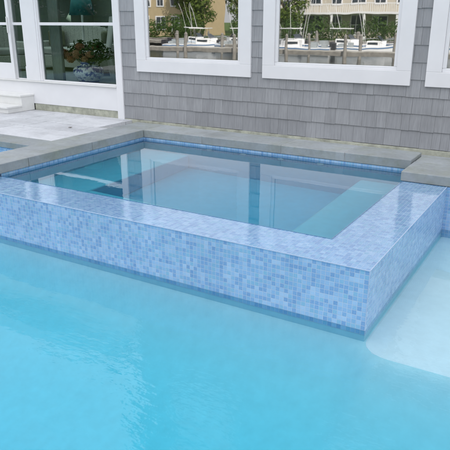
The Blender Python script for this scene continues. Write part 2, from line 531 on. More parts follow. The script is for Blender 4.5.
# near side deck (under the photographer), lawn, canal, far bank
mb = MB()
stones(mb, -12.2, 5.2, -2.85, -2.5, ZD-.068, ZD+.004, [.9,1.05,.82,1.1], 'x')
tag(mb.build('near_coping', M['coping'], bevel=.006, seg=3), kind='structure')
mb = MB()
y = -2.857
while y > -6.9:
    x = -12.3
    while x < 6:
        w = random.choice((.6,.9,1.2)); mb.box(x+.003, x+w-.003, y-.6+.003, y-.003, ZD-.05, ZD); x += w
    y -= .6
tag(mb.build('near_terrace', M['paver'], bevel=.004, seg=1), kind='structure')
def mat_grass():
    t = NT('lawn_grass'); v = t.obj()
    n = t.noise(v, .6, 5, .6); n2 = t.noise(v, 40, 4, .7)
    c = t.mix(n, (.045,.085,.02), (.085,.13,.03))
    nd = t.n('ShaderNodeVectorMath', operation='SCALE'); t.l(c, nd.inputs[0]); t.l(t.maprange(n2,.3,.7,.7,1.3), nd.inputs['Scale'])
    t.bsdf(nd.outputs[0], .9, t.bump(n2, .6, .03), spec=.1)
    return t.m
M['grass'] = mat_grass()
mb = MB()
for (x0,x1,y0,y1) in ((-130,130,-8.6,-6.86),(-130,-12.2,-6.86,60),(6.0,130,-6.86,2.55),(9,130,2.55,60),(-12.2,9,13.2,60)):
    mb.box(x0,x1,y0,y1,-2.2,ZD-.04)
mb.box(-12.2,6.0,-6.86,-2.72,-1.9,ZD-.055)
mb.box(5.2,6.0,-2.72,2.55,-1.9,ZD-.05)
tag(mb.build('lawn', M['grass']), kind='structure')
t = NT('canal_water'); v = t.obj()
n = t.noise(t.scale(v,(.7,1.6,1)), 1.0, 4, .6); n2 = t.noise(t.scale(v,(3,7,1)), 1.0, 3, .6)
t.bsdf((.030,.045,.040), .05, t.bump(t.math('ADD', n, t.math('MULTIPLY', n2, .3)), .5, .05), spec=.5)
M['canal'] = t.m
mb = MB(); mb.box(-400,400,-46,-8.6,-2.4,-1.55)
tag(mb.build('canal_water', M['canal']), kind='structure')
mb = MB(); mb.box(-400,400,-700,-46,-2.4,-.75)
tag(mb.build('far_lawn', M['grass']), kind='structure')
mb = MB(); mb.box(-700,700,-701,700,-2.7,-2.45)
tag(mb.build('ground', M['grass']), kind='structure')
M['bulk'] = simple('weathered_timber', (.25,.235,.21), .85, .3, 3, .3)
mb = MB()
x = -75
while x < 45:
    mb.box(x+.01, x+.29, -45.98, -45.9, -2.3, -.72); x += .3
mb.box(-75,45,-46.1,-45.85,-.72,-.62)
tag(mb.build('seawall', M['bulk']), 'weathered timber seawall along the far bank of the canal', 'seawall')

# ------------------------------------------------------------------ house
house = thing('house', 'grey cedar shingled house with white trimmed picture windows beside the spa', 'house', (0,0,0))
WX = [(-4.61,-2.815),(-2.652,-.857),(-.697,1.10),(3.2,5.0)]
WZ0, WZ1 = .533, 2.30
UX = [(-4.2,-3.1),(-1.6,-.5),(1.2,2.3),(4.6,5.7)]
UZ0, UZ1 = 3.75, 5.15
HX0, HX1, HZ = -4.885, 8.6, 6.1
holes = [(a+.06,b-.06,WZ0+.06,WZ1-.06) for a,b in WX] + [(a+.05,b-.05,UZ0+.05,UZ1-.05) for a,b in UX]
mb = MB()
def wall_boxes(mb, x0, x1, z0, z1, y0, y1, hs):
    xs = sorted({x0,x1,*[h[0] for h in hs],*[h[1] for h in hs]}); zs = sorted({z0,z1,*[h[2] for h in hs],*[h[3] for h in hs]})
    for a,b in zip(xs,xs[1:]):
        for c,d in zip(zs,zs[1:]):
            mx,mz = (a+b)/2,(c+d)/2
            if any(h[0]<mx<h[1] and h[2]<mz<h[3] for h in hs): continue
            mb.box(a,b,y0,y1,c,d)
wall_boxes(mb, HX0, HX1, -.5, HZ, D+.004, D+.14, holes)
mb.build('sheathing', M['interior_dark'], house)
mb = MB()
EXP = .182
k = -1
while True:
    z0 = .051 + EXP*k
    if k == -1: z0 = -.138
    z1 = .051 + EXP*(k+1)
    if z1 > HZ+.1: break
    x = HX0 + .002
    while x < HX1:
        w = random.choice((.09,.11,.13,.15,.17,.19,.21,.12))
        xe = min(x+w, HX1)
        segs = [(x+.0009, xe-.0009)]
        for h in holes:
            if h[2] < (z0+z1)/2 < h[3] + EXP*.5:
                ns = []
                for a,b in segs:
                    if b <= h[0] or a >= h[1]: ns.append((a,b))
                    else:
                        if a < h[0]: ns.append((a,h[0]))
                        if b > h[1]: ns.append((h[1],b))
                segs = ns
        dz = random.uniform(-.003,.003); ti = random.uniform(-.0015,.0015)
        for a,b in segs:
            if b-a < .01: continue
            yb = D-.0125+ti; yt = D-.0015; zz0 = z0+dz; zz1 = z1+.012
            vs = [(a,yb,zz0),(b,yb,zz0),(b,D+.003,zz0),(a,D+.003,zz0),(a,yt,zz1),(b,yt,zz1),(b,D+.003,zz1),(a,D+.003,zz1)]
            mb.add(vs,[(0,3,2,1),(4,5,6,7),(0,1,5,4),(1,2,6,5),(2,3,7,6),(3,0,4,7)])
        x = xe
    k += 1
mb.build('shingle_wall', M['shingle'], house)
# side walls of the tall wing and its corner boards
mb = MB()
mb.box(HX0, HX0+.14, D+.141, 13, -.5, HZ); mb.box(HX1-.14, HX1, D+.141, 13, -.5, HZ); mb.box(HX0, HX1, 13.0, 13.14, -.5, HZ)
mb.build('outer_wall', M['shingle'], house)
mb = MB(); mb.box(-5.0, -4.884, D-.032, D+.12, -.160, HZ)
mb.build('corner_board', M['white'], house, bevel=.003)
mb = MB(); mb.box(HX1-.1, HX1+.02, D-.032, D+.12, -.165, HZ)
mb.build('corner_board', M['white'], house, bevel=.003)
mb = MB(); mb.box(-4.88, HX1-.1, D-.024, D+.06, -.205, -.142)
mb.build('base_board', M['mossy'], house, bevel=.004)

def window(x0, x1, z0, z1, tw=.155, sash=.04, glass='glass'):
    mb = MB()
    ya, yb = D-.034, D+.03
    mb.box(x0, x1, ya, yb, z0, z0+tw); mb.box(x0, x1, ya, yb, z1-tw, z1)
    mb.box(x0, x0+tw, ya, yb, z0+tw, z1-tw); mb.box(x1-tw, x1, ya, yb, z0+tw, z1-tw)
    w = mb.build('window', M['white'], house, bevel=.004)
    mb = MB()
    a, b, c, d = x0+tw, x1-tw, z0+tw, z1-tw
    ya, yb = D-.010, D+.05
    mb.box(a, b, ya, yb, c, c+sash); mb.box(a, b, ya, yb, d-sash, d)
    mb.box(a, a+sash, ya, yb, c+sash, d-sash); mb.box(b-sash, b, ya, yb, c+sash, d-sash)
    mb.build('sash', M['white'], w, bevel=.006)
    mb = MB()
    a+=sash; b-=sash; c+=sash; d-=sash
    mb.add([(a-.01,D+.012,c-.01),(b+.01,D+.012,c-.01),(b+.01,D+.012,d+.01),(a-.01,D+.012,d+.01)],[(0,1,2,3)])
    mb.build('pane', M[glass], w)
    return w
for a,b in WX: window(a,b,WZ0,WZ1)
for a,b in UX: window(a,b,UZ0,UZ1,.11,.04)

# ---- low sunroom wing with sliding door
SX0 = -10.4; SZ = 3.05; ST = 2.30
mb = MB()
mb.box(SX0, -5.0, D-.012, D+.10, -.048, .285)
mb.build('skirt_board', M['white'], house, bevel=.003)
mb = MB(); mb.box(SX0, -5.0, D-.040, D+.10, .288, .308)
mb.build('sill', M['white_wood'], house, bevel=.004)
for xa, xb in ((-6.745,-5.0),(SX0,-8.36)):
    mb = MB(); mb.box(xa, xb, D-.004, D+.06, -.205, -.050)
    mb.build('base_board', M['mossy'], house, bevel=.003)
mb = MB(); mb.box(SX0+.05, -5.0, D+.062, 9.1, -.5, .09)
mb.build('foundation', M['mortar'], house)
mb = MB(); mb.box(-6.835, -6.548, D-.028, D+.10, .309, ST); mb.box(SX0, SX0+.2, D-.028, D+.10, .309, ST)
mb.box(SX0, -5.0, D-.030, D+.10, ST, SZ)
mb.build('casing', M['white'], house, bevel=.004)
mb = MB(); mb.box(-6.862,-6.836, D-.016, D+.08, .309, .52); mb.box(-6.547,-6.512, D-.016, D+.08, .309, ST)
mb.build('stop_bead', M['white'], house, bevel=.003)
def lites(name, x0, x1, z0, z1, fr, y, rails, glass='door_glass', bot=None):
    mb = MB(); bot = fr if bot is None else bot
    mb.box(x0, x0+fr, y, y+.045, z0, z1); mb.box(x1-fr, x1, y, y+.045, z0, z1)
    mb.box(x0+fr, x1-fr, y, y+.045, z0, z0+bot); mb.box(x0+fr, x1-fr, y, y+.045, z1-fr, z1)
    for z in rails: mb.box(x0+fr, x1-fr, y+.003, y+.042, z-.021, z+.021)
    o = mb.build(name, M['white'], house, bevel=.003)
    mb = MB(); yy = y+.022
    mb.add([(x0+fr*.5,yy,z0+bot*.8),(x1-fr*.5,yy,z0+bot*.8),(x1-fr*.5,yy,z1-fr*.5),(x0+fr*.5,yy,z1-fr*.5)],[(0,1,2,3)])
    mb.build('pane', M[glass], o)
    return o
lites('picture_window', -6.511, -5.001, .309, ST-.002, .022, D+.0, [1.155])
lites('side_light', -7.14, -6.837, .309, ST-.002, .018, D+.035, [1.155])
lites('sliding_door', -8.55, -7.13, .309, ST-.002, .062, D-.012, [1.155], bot=.25)
lites('side_light', -10.2, -8.56, .309, ST-.002, .05, D+.035, [1.155])
mb = MB(); mb.bar((-7.165,D-.03,1.02),(-7.165,D-.03,1.26),.012); mb.bar((-7.165,D-.03,1.04),(-7.165,D-.012,1.04),.008); mb.bar((-7.165,D-.03,1.24),(-7.165,D-.012,1.24),.008)
mb.build('door_pull', M['white_wood'], house)
# sunroom shell
mb = MB()
for ya, yb, za, zb_ in ((D+.101,9.3,-.3,1.75),(D+.101,9.3,2.45,SZ),(D+.101,4.4,1.75,2.45),(8.7,9.3,1.75,2.45)): mb.box(SX0, SX0+.12, ya, yb, za, zb_)
for xa, xb, za, zb_ in ((SX0+.121,-5.0,-.3,1.75),(SX0+.121,-5.0,2.45,SZ),(SX0+.121,-9.4,1.75,2.45),(-5.6,-5.0,1.75,2.45)): mb.box(xa, xb, 9.2, 9.32, za, zb_)
mb.build('sunroom_wall', M['interior'], house)
for xa, xb, ya, yb, za, zb_, sx in ((SX0+.03,SX0+.08,4.4,8.7,1.75,2.45,0),(-9.4,-5.6,9.24,9.29,1.75,2.45,1)):  # high windows added out of view to let daylight into the sunroom
    mb = MB()
    n_ = 4
    for i in range(n_+1):
        if sx: c = xa+(xb-xa)*i/n_; mb.box(c-.03, c+.03, ya, yb, za, zb_)
        else: c = ya+(yb-ya)*i/n_; mb.box(xa, xb, c-.03, c+.03, za, zb_)
    for z_ in (za, zb_-.06):
        if sx: mb.box(xa, xb, ya-.002, yb+.002, z_, z_+.06)
        else: mb.box(xa-.002, xb+.002, ya, yb, z_, z_+.06)
    wd = mb.build('window', M['white'], house)
    mb = MB()
    if sx: mb.add([(xa,ya+.02,za),(xb,ya+.02,za),(xb,ya+.02,zb_),(xa,ya+.02,zb_)],[(0,1,2,3)])
    else: mb.add([(xa+.02,ya,za),(xa+.02,yb,za),(xa+.02,yb,zb_),(xa+.02,ya,zb_)],[(0,1,2,3)])
    mb.build('pane', M['door_glass'], wd)
mb = MB(); mb.box(SX0+.121, -5.001, D+.101, 9.199, .10, .258)
mb.build('sunroom_floor', M['floorboards'], house)
mb = MB(); 
for xa,xb,ya,yb in ((SX0+.121,-5.001,D+.101,4.7),(SX0+.121,-5.001,8.6,9.199),(SX0+.121,-9.6,4.7,8.6),(-5.7,-5.001,4.7,8.6)): mb.box(xa,xb,ya,yb,SZ-.30,SZ-.20)
mb.build('sunroom_ceiling', M['interior'], house)  # ceiling left open under the added roof glazing
mb = MB(); mb.box(-4.998, -4.887, D+.121, 9.3, -.3, SZ)
mb.build('partition_wall', M['interior'], house)
# rooms behind the picture windows
mb = MB(); mb.box(HX0+.142, HX1-.142, D+.142, 5.599, .0, .10); mb.box(HX0+.142, HX1-.142, 5.6, 5.7, .1, 5.7)
mb.box(HX0+.142, HX1-.142, D+.142, 5.599, 2.7, 2.9); mb.box(HX0+.142, HX1-.142, D+.142, 5.7, 5.701, 5.8)
mb.build('inner_room', M['plaster_room'], house)
# roofs
def gable(x0, x1, y0, y1, ze, zr, name, th=.16):
    ym = (y0+y1)/2
    mb = MB()
    for (ya,yb) in ((y0,ym),(y1,ym)):
        vs = [(x0,ya,ze),(x1,ya,ze),(x1,yb,zr),(x0,yb,zr),(x0,ya,ze+th),(x1,ya,ze+th),(x1,yb,zr+th),(x0,yb,zr+th)]
        mb.add(vs,[(0,3,2,1),(4,5,6,7),(0,1,5,4),(1,2,6,5),(2,3,7,6),(3,0,4,7)])
    return mb.build(name, M['roof'], house)
rf = gable(-5.05, 8.9, D-.25, 13.4, 6.0, 8.6, 'roof')
mb = MB(); mb.box(-5.05, 8.9, D-.28, D-.252, 5.95, 6.2); mb.box(-5.05,8.9,D-.25,D+.0,5.93,5.96)
mb.build('fascia', M['white'], rf)
mb = MB()
for xa,xb,ya,yb in ((-10.7,-5.06,D-.29,4.7),(-10.7,-5.06,8.6,9.6),(-10.7,-9.6,4.7,8.6),(-5.7,-5.06,4.7,8.6)): mb.box(xa,xb,ya,yb,3.26,3.48)
rf = mb.build('roof', M['roof'], house)
mb = MB(); mb.add([(-9.62,4.68,3.49),(-5.68,4.68,3.49),(-5.68,8.62,3.49),(-9.62,8.62,3.49)],[(0,1,2,3)])
for i in range(5): mb.box(-9.6+3.9*i/4-.03,-9.6+3.9*i/4+.03,4.66,8.64,3.492,3.55)
sk = mb.build('added_skylight', [M['door_glass']], rf)  # unseen roof glazing, added to brighten the sunroom
mb = MB(); mb.box(-10.7, -5.06, D-.33, D-.302, 3.25, 3.52); mb.box(-10.7,-5.06,D-.30,D+.05,3.2,3.25); mb.box(-10.4,-5.06,D-.028,D+.1,SZ+.001,3.2)
mb.build('fascia', M['white'], rf)
for xe in (-5.0, 8.45):
    mb = MB()
    vs = [(xe,D+.0,6.1),(xe,13.14,6.1),(xe,8.575,8.5),(xe+.12,D+.0,6.1),(xe+.12,13.14,6.1),(xe+.12,8.575,8.5)]
    mb.add(vs,[(0,1,2),(5,4,3),(0,3,4,1),(1,4,5,2),(2,5,3,0)])
    mb.build('gable_end', M['shingle'], house)

# ---- white wooden steps at the door
st = thing('door_steps', 'white painted two step stair below the sliding glass door', 'steps', (-7.6,3.75,ZD))
def loc(o, e): # keep child mesh written in world coordinates
    o.location = (-e.location.x, -e.location.y, -e.location.z)
mb = MB()
mb.prism([(-8.35,3.645),(-6.752,3.645),(-6.752,D-.013),(-8.35,D-.013)], ZD+.002, .072)
mb.prism([(-8.35,3.365),(-6.752,3.365),(-6.752,3.645),(-8.35,3.645)], ZD+.002, -.078)
loc(mb.build('riser', M['white_wood'], st, bevel=.003), st)
mb = MB(); mb.box(-8.37,-6.735,3.618,D-.013,.073,.102)
loc(mb.build('tread', M['white_wood'], st, bevel=.006), st)
mb = MB(); mb.box(-8.37,-6.735,3.338,3.640,-.077,-.049)
loc(mb.build('tread', M['white_wood'], st, bevel=.006), st)

# ------------------------------------------------------------------ things in the sunroom
ZF = .258
def mat_china():
    t = NT('blue_white_china'); v = t.obj()
    n = t.noise(v, 16, 3, .6); n2 = t.noise(v, 34, 2, .5)
    f = t.math('MAXIMUM', t.maprange(n, .53, .56, 0, 1), t.maprange(n2, .60, .63, 0, .8))
    sx = t.n('ShaderNodeSeparateXYZ'); t.l(v, sx.inputs[0])
    z = sx.outputs[2]
    def band(a, b): return t.math('MULTIPLY', t.math('GREATER_THAN', z, a), t.math('LESS_THAN', z, b))
    f = t.math('MAXIMUM', f, t.math('MAXIMUM', band(.012,.045), t.math('MAXIMUM', band(.255,.27), band(.30,.325))), clamp=True)
    t.bsdf(t.mix(f, (.72,.76,.80), (.035,.07,.26)), .12)
    return t.m
M['china'] = mat_china()
vz = thing('ginger_jar', 'blue and white porcelain jar behind the big glass pane, holding flowers', 'vase', (-6.03,4.42,ZF))
mb = MB(); mb.lathe([(.15,0),(.16,.02),(.165,.04),(.215,.10),(.245,.17),(.235,.225),(.19,.262),(.125,.285),(.115,.305),(.125,.332),(.132,.336),(.11,.33),(.10,.28),(.05,.24)], seg=40)
mb.build('jar', M['china'], vz, smooth=True)
M['leaf_in'] = mat_leaf('bouquet_leaf', (.035,.085,.025), (.075,.14,.045))
M['bloom'] = mat_leaf('dried_hydrangea', (.38,.19,.10), (.50,.32,.17))
M['bloom2'] = mat_leaf('rust_bloom', (.34,.13,.06), (.44,.24,.12))
def leafcloud(mb, c, R, n, s, flat=1.0, shell=.35):
    for _ in range(n):
        while True:
            p = Vector((random.uniform(-1,1),random.uniform(-1,1),random.uniform(-1,1)))
            if shell < p.length < 1: break
        q = Vector((c[0]+p.x*R[0], c[1]+p.y*R[1], c[2]+p.z*R[2]))
        nrm = (p.normalized() + Vector((random.uniform(-1,1),random.uniform(-1,1),random.uniform(-.6,1)))*.8).normalized()
        u = nrm.orthogonal().normalized(); w = nrm.cross(u)
        a = random.uniform(0,2*PI); u, w = u*math.cos(a)+w*math.sin(a), w*math.cos(a)-u*math.sin(a)
        l = s*random.uniform(.6,1.3); b = l*.45
        mb.add([q-u*l*.5, q+w*b*.5+nrm*l*.06, q+u*l*.5, q-w*b*.5+nrm*l*.06], [(0,1,2,3)])
bq = thing('bouquet', 'bouquet of rusty hydrangea blooms and green leaves in the porcelain jar', 'flowers', (-6.03,4.42,ZF+.31))
mb = MB()
for i in range(26):
    a = random.uniform(0,2*PI); r = random.uniform(.1,.42)
    mb.bar((random.uniform(-.05,.05),random.uniform(-.05,.05),-.06),(r*math.cos(a)*1.25,r*math.sin(a)*.7,random.uniform(.12,.34)),.004,5)
for cx,cz,rr in ((-.35,.16,.2),(-.1,.2,.24),(.2,.17,.22),(.36,.17,.17),(.05,.06,.2),(.28,.33,.14),(-.2,.32,.14)):
    leafcloud(mb, (cx, random.uniform(-.12,.12), cz), (rr,rr*.8,rr*.75), 70, .085, shell=.1)
mb.build('foliage', M['leaf_in'], bq)
bq.scale = (1,1,.86)
fl0 = []
for (x,y,z,r,m_) in ((-.29,-.16,.13,.085,'bloom'),(-.03,-.20,.17,.105,'bloom'),(.0,-.16,.30,.075,'bloom2'),(-.48,-.02,.17,.085,'bloom2'),(-.16,-.20,.07,.075,'bloom2'),(.12,-.19,.09,.07,'bloom'),(.27,-.1,.30,.065,'bloom2'),(.24,-.2,.17,.075,'bloom')):
    mb = MB(); leafcloud(mb, (x,y,z), (r,r,r*.85), 120, .036, shell=.75); mb.blob((x,y,z), r*.7, jit=.1)
    mb.build('bloom', M[m_], bq)

M['wicker'] = simple('pale_wicker', (.50,.51,.47), .75, .25, 40, .5)
M['cushion'] = simple('olive_cushion', (.16,.17,.11), .9, .15, 8, .2)
M['cushion_w'] = simple('pale_cushion', (.42,.44,.40), .9, .1, 6, .2)
M['teal'] = simple('teal_fabric', (.035,.20,.21), .85, .12, 10, .1)
M['chairwhite'] = simple('white_chair_paint', (.84,.84,.81), .5, .05, 6)
def sofa(x, y, rz, w, name, label, cat, seatm='cushion_w', backm='wicker'):
    t_ = thing(name, label, cat, (x,y,ZF), rz)
    mb = MB(); mb.box(-w/2,w/2,-.40,.38,.08,.30)
    for sx in (-1,1):
        for sy in (-.34,.32): mb.box(sx*(w/2-.06)-.03,sx*(w/2-.06)+.03,sy-.03,sy+.03,0,.08)
    mb.build('base', M['wicker'], t_, bevel=.01)
    mb = MB()
    n=12
    for i in range(n):
        a0=-w/2+w*i/n; a1=-w/2+w*(i+1)/n
        h=.78+.10*math.sin(PI*(i+.5)/n)
        mb.box(a0,a1,.28,.38,.30,h)
    mb.build('backrest', M[backm], t_, bevel=.012)
    for sx in (-1,1):
        mb = MB(); mb.box(sx*w/2-.09 if sx>0 else -w/2-.01, sx*w/2+.01 if sx>0 else -w/2+.09,-.40,.28,.30,.55)
        mb.build('armrest', M['wicker'], t_, bevel=.03, seg=3)
    mb = MB(); mb.box(-w/2+.10,w/2-.10,-.39,.27,.305,.43)
    mb.build('seat_cushion', M[seatm], t_, bevel=.04, seg=3)
    mb = MB(); mb.box(-w/2+.14,-w/2+.52,.02,.20,.44,.76)
    mb.build('pillow', M['cushion'], t_, bevel=.05, seg=3)
    return t_
sofa(-8.35,6.35,-.12,1.7,'wicker_sofa','pale wicker sofa seen dimly through the big glass pane','sofa')
sofa(-7.02,5.85,-.75,.85,'armchair','teal cushioned armchair behind the jar of flowers','armchair','teal','teal')
sofa(-9.35,5.25,1.35,1.3,'loveseat','wicker loveseat with olive pillow inside the sliding door','sofa')
lt = thing('side_table', 'small round white table carrying the teal lamp', 'table', (-7.55,5.95,ZF))
mb = MB(); mb.lathe([(.26,.50),(.27,.51),(.27,.53),(.26,.54)], seg=28); mb.build('table_top', M['chairwhite'], lt)
mb = MB(); mb.lathe([(.17,0),(.16,.02),(.035,.05),(.03,.3),(.045,.499)], seg=16); mb.build('pedestal', M['chairwhite'], lt, smooth=True)
lp = thing('table_lamp', 'table lamp with a teal drum shade and pale slender stem', 'lamp', (-7.55,5.95,ZF+.541))
mb = MB(); mb.lathe([(.09,0),(.09,.02),(.03,.04),(.02,.3),(.018,.55)], seg=16); mb.build('stem', M['chairwhite'], lp, smooth=True)
mb = MB()
seg=32; vs=[]; fs=[]
for r,z in ((.24,.50),(.17,.82),(.166,.82),(.236,.50)):
    for i in range(seg): vs.append((r*math.cos(2*PI*i/seg), r*math.sin(2*PI*i/seg), z))
for k in range(4):
    for i in range(seg): j=(i+1)%seg; fs.append((k*seg+i,k*seg+j,((k+1)%4)*seg+j,((k+1)%4)*seg+i))
mb.add(vs,fs); mb.build('lamp_shade', M['teal'], lp, smooth=True)
# slatted white chair near the right edge of the glass
ch = thing('white_chair', 'white wooden slat back chair at the right end of the glass', 'chair', (-6.38,5.0,ZF), -.75)
mb = MB(); mb.box(-.23,.23,-.22,.22,.43,.46); mb.build('seat', M['chairwhite'], ch, bevel=.008)
for sx in (-1,1):
    mb = MB(); mb.bar((sx*.21,-.20,0),(sx*.205,-.20,.43),.025); mb.build('leg', M['chairwhite'], ch)
    mb = MB(); mb.bar((sx*.21,.26,0),(sx*.205,.20,.44),.026); mb.bar((sx*.205,.20,.44),(sx*.22,.30,1.0),.027); mb.build('leg', M['chairwhite'], ch)
mb = MB(); mb.box(-.24,.24,.275,.305,.93,1.01)
for i in range(5): mb.bar((-.14+.07*i,.215,.46),(-.15+.075*i,.288,.94),.014)
mb.bar((-.2,-.20,.2),(.2,-.20,.2),.01); mb.bar((-.2,.24,.22),(.2,.24,.22),.01); mb.build('backrest', M['chairwhite'], ch)
# curtains
M['curtain'] = simple('sheer_curtain', (.36,.40,.36), .9, .1, 5)
def curtain(x0, x1, y, label):
    n=60; vs=[]; fs=[]
    for i in range(n+1):
        x=x0+(x1-x0)*i/n; yy=y+.03*math.sin(i*.9)
        vs += [(x,yy,.30),(x,yy,2.6),(x,yy+.004,.30),(x,yy+.004,2.6)]
    for i in range(n):
        a=4*i; b=a+4
        fs += [(a,b,b+1,a+1),(a+2,a+3,b+3,b+2)]
    mb=MB(); mb.add(vs,fs); tag(mb.build('curtain', M['curtain'], smooth=True), label, 'curtain')
curtain(-6.50,-6.27,4.13,'pale sheer curtain gathered beside the wide white post')
curtain(-7.05,-6.90,4.13,'narrow gathered curtain between sliding door and white post')

# ------------------------------------------------------------------ far bank of the canal (mirrored in the panes)
def far_house(x, y, w, dep, wm, label, floors=2, balcony=True, rz=0.0):
    h = thing('shore_house', label, 'house', (x,y,-.75), rz, 'houses on the far bank')
    H = 2.9*floors + .6
    mb = MB(); mb.box(-w/2,w/2,-dep,0,0,H); mb.build('wall', M[wm], h)
    mb = MB(); ym=-dep/2; zr=H+dep*.32
    vs=[(-w/2-.4,.5,H-.05),(w/2+.4,.5,H-.05),(w/2+.4,-dep-.5,H-.05),(-w/2-.4,-dep-.5,H-.05),(-w/2+1.5,ym,zr),(w/2-1.5,ym,zr)]
    mb.add(vs,[(0,1,5,4),(1,2,5),(2,3,4,5),(3,0,4),(3,2,1,0)]); mb.build('roof', M['roof'], h)
    n=max(3,int(w/2.3))
    for f in range(floors):
        for i in range(n):
            cx=-w/2+w*(i+.5)/n; z0=.9+2.9*f; ww=.55 if (i+f)%3 else .8; hh=1.5 if (i*2+f)%4 else 1.95
            if hh>1.8: z0-=.4
            mb=MB()
            for a,b,c,d in ((cx-ww-.12,cx+ww+.12,z0-.14,z0),(cx-ww-.12,cx+ww+.12,z0+hh,z0+hh+.14),(cx-ww-.12,cx-ww,z0,z0+hh),(cx+ww,cx+ww+.12,z0,z0+hh),(cx-.03,cx+.03,z0,z0+hh),(cx-ww,cx-.03,z0+hh*.5-.03,z0+hh*.5+.03),(cx+.03,cx+ww,z0+hh*.5-.03,z0+hh*.5+.03)):
                mb.box(a,b,.002,.07,c,d)
            fr=mb.build('window', M['white'], h)
            mb=MB(); mb.box(cx-ww,cx+ww,.004,.025,z0,z0+hh); mb.build('pane', M['farglass'], fr)
    if balcony:
        mb=MB(); mb.box(-w/2,w/2,.08,1.9,2.62,2.85); mb.build('balcony', M['white'], h)
        mb=MB(); mb.box(-w/2,w/2,1.80,1.88,3.70,3.80)
        k=-w/2
        while k<=w/2: mb.box(k,k+.05,1.81,1.87,2.85,3.70); k+=.22
        mb.build('railing', M['white'], h)
        for i in range(5):
            cx=-w/2+.15+(w-.3)*i/4
            mb=MB(); mb.box(cx-.12,cx+.12,1.6,1.84,0,2.62); mb.build('column', M['white'], h)
    return h
t = NT('far_window_glass'); t.bsdf((.03,.04,.05), .05, spec=.7); M['farglass'] = t.m
far_house(-51.5,-56,13,9,'shingle_tan','tan shingled house across the canal, leftmost in the panes',2,False,.1)
far_house(-33,-66,12,9,'shingle_cream','cream house set back among trees across the canal',2,True)
far_house(-21.5,-58,15,9,'shingle_cream','wide cream house with white balcony across the canal',2,True,-.04)
far_house(-5,-58,13,9,'shingle_tan','tan house with white balcony across the canal, rightmost in the panes',2,True,-.05)

M['leafA'] = mat_leaf('oak_leaf', (.085,.14,.032), (.17,.22,.05))
M['leafB'] = mat_leaf('cedar_leaf', (.05,.10,.028), (.10,.155,.045))
M['bark'] = simple('bark', (.13,.10,.075), .95, .3, 6, .5)
def make_tree(name, label, leaf, h, r, n, cat='tree', grp='trees on the far bank', zmin=.22, ls=.40, nb=15):
    t_ = thing(name, label, cat, (0,0,0), 0, grp)
    mb=MB(); mb.bar((0,0,-.1),(.1,.05,h*.45),.05*h*.45,8,.03*h*.45)
    for i in range(7):
        a=2*PI*i/7+random.uniform(-.3,.3); z0=h*random.uniform(.25,.45)
        mb.bar((.05,.03,z0),(r*.6*math.cos(a),r*.6*math.sin(a),z0+h*random.uniform(.15,.35)),.012*h,6,.004*h)
    mb.build('trunk', M['bark'], t_)
    mb=MB()
    for i in range(nb):
        a=random.uniform(0,2*PI); q=random.uniform(.1,.65)*r; z=h*random.uniform(zmin,.86)
        rr=r*random.uniform(.3,.52)
        leafcloud(mb,(q*math.cos(a),q*math.sin(a),z),(rr,rr,rr*.8),n,ls,shell=.3)
    mb.build('crown', M[leaf], t_)
    return t_
T1 = make_tree('broadleaf_tree','tall broadleaf tree between tan and cream houses across the canal','leafA',9,3.6,260)
T1.location=(-40.5,-53,-.75)
spots=[(-44.0,-55,.85,'bushy tree beside the tan shingled house across the canal'),(-35.5,-55,.8,'rounded tree in front of the set back cream house'),(-29.5,-53,.95,'full green tree left of the wide cream house'),(-13.2,-57,.9,'green tree between the two balconied houses'),(3.5,-56,1.0,'tree at the far right of the opposite bank'),(-55,-58,1.1,'large tree left of the tan shingled house'),]
ords=['farthest left','second','third','fourth','fifth','sixth','seventh','eighth','ninth','tenth','eleventh','farthest right']
for k in range(12): spots.append((-72+6.8*k,-77+random.uniform(-2,2),random.uniform(2.6,3.0),'towering tree added to block the sky, in the row behind the far houses, '+ords[k]+(' of the row' if k in (0,11) else ' from the left')))  # tall row added to keep bright sky out of the pane reflections
for x,y,s,lb in spots: dup(T1,(x,y,-.75),random.uniform(0,6),lb,(s,s,s))
S1 = thing('shrub','rounded shrub left of the tan house steps','shrub',(-50,-51,-.75),0,'shrubs along the far bank')
mb=MB(); leafcloud(mb,(0,0,.7),(1.3,1.0,.9),700,.22,shell=.5); mb.build('foliage', M['leafB'], S1)
mb=MB(); mb.bar((0,0,-.05),(0,0,.6),.05,6); mb.build('stem', M['bark'], S1)
for i,(x,s) in enumerate(((-46.5,1.0),(-43.4,1.3),(-40.2,1.1),(-33.4,1.25),(-27.4,1.0),(-24.6,1.1),(-21.6,.9),(-18.8,1.1),(-15.9,1.0),(-10.2,1.15),(-6.9,.95),(-3.6,1.1))):
    dup(S1,(x,-50.5+random.uniform(-1,1),-.75),random.uniform(0,6),['low','rounded','spreading','dense'][i%4]+' shrub on the far bank, '+['first','second','third','fourth','fifth','sixth','seventh','eighth','ninth','tenth','eleventh','last'][i]+' from the left after the tan house steps',(1.3*s,1.2*s,1.35*s))

HT = make_tree('added_hedge_tree','dark evergreen hedge tree added on the near bank to screen the door glass, nearest the house side','leafB',4.6,1.6,420,'tree','added evergreen screen on the near bank',zmin=.05,ls=.15,nb=24)
HT.location=(-15.8,-7.6,-.19)  # hedge row added so the door glass mirrors something dark
for i in range(9):
    dup(HT,(-17.8-1.9*i,-7.7+random.uniform(-.3,.3),-.19),random.uniform(0,6),'dark evergreen hedge tree added on the near bank to screen the door glass, '+['second','third','fourth','fifth','sixth','seventh','eighth','ninth','farthest'][i]+' from the house side',(1,1,random.uniform(.85,1.2)))

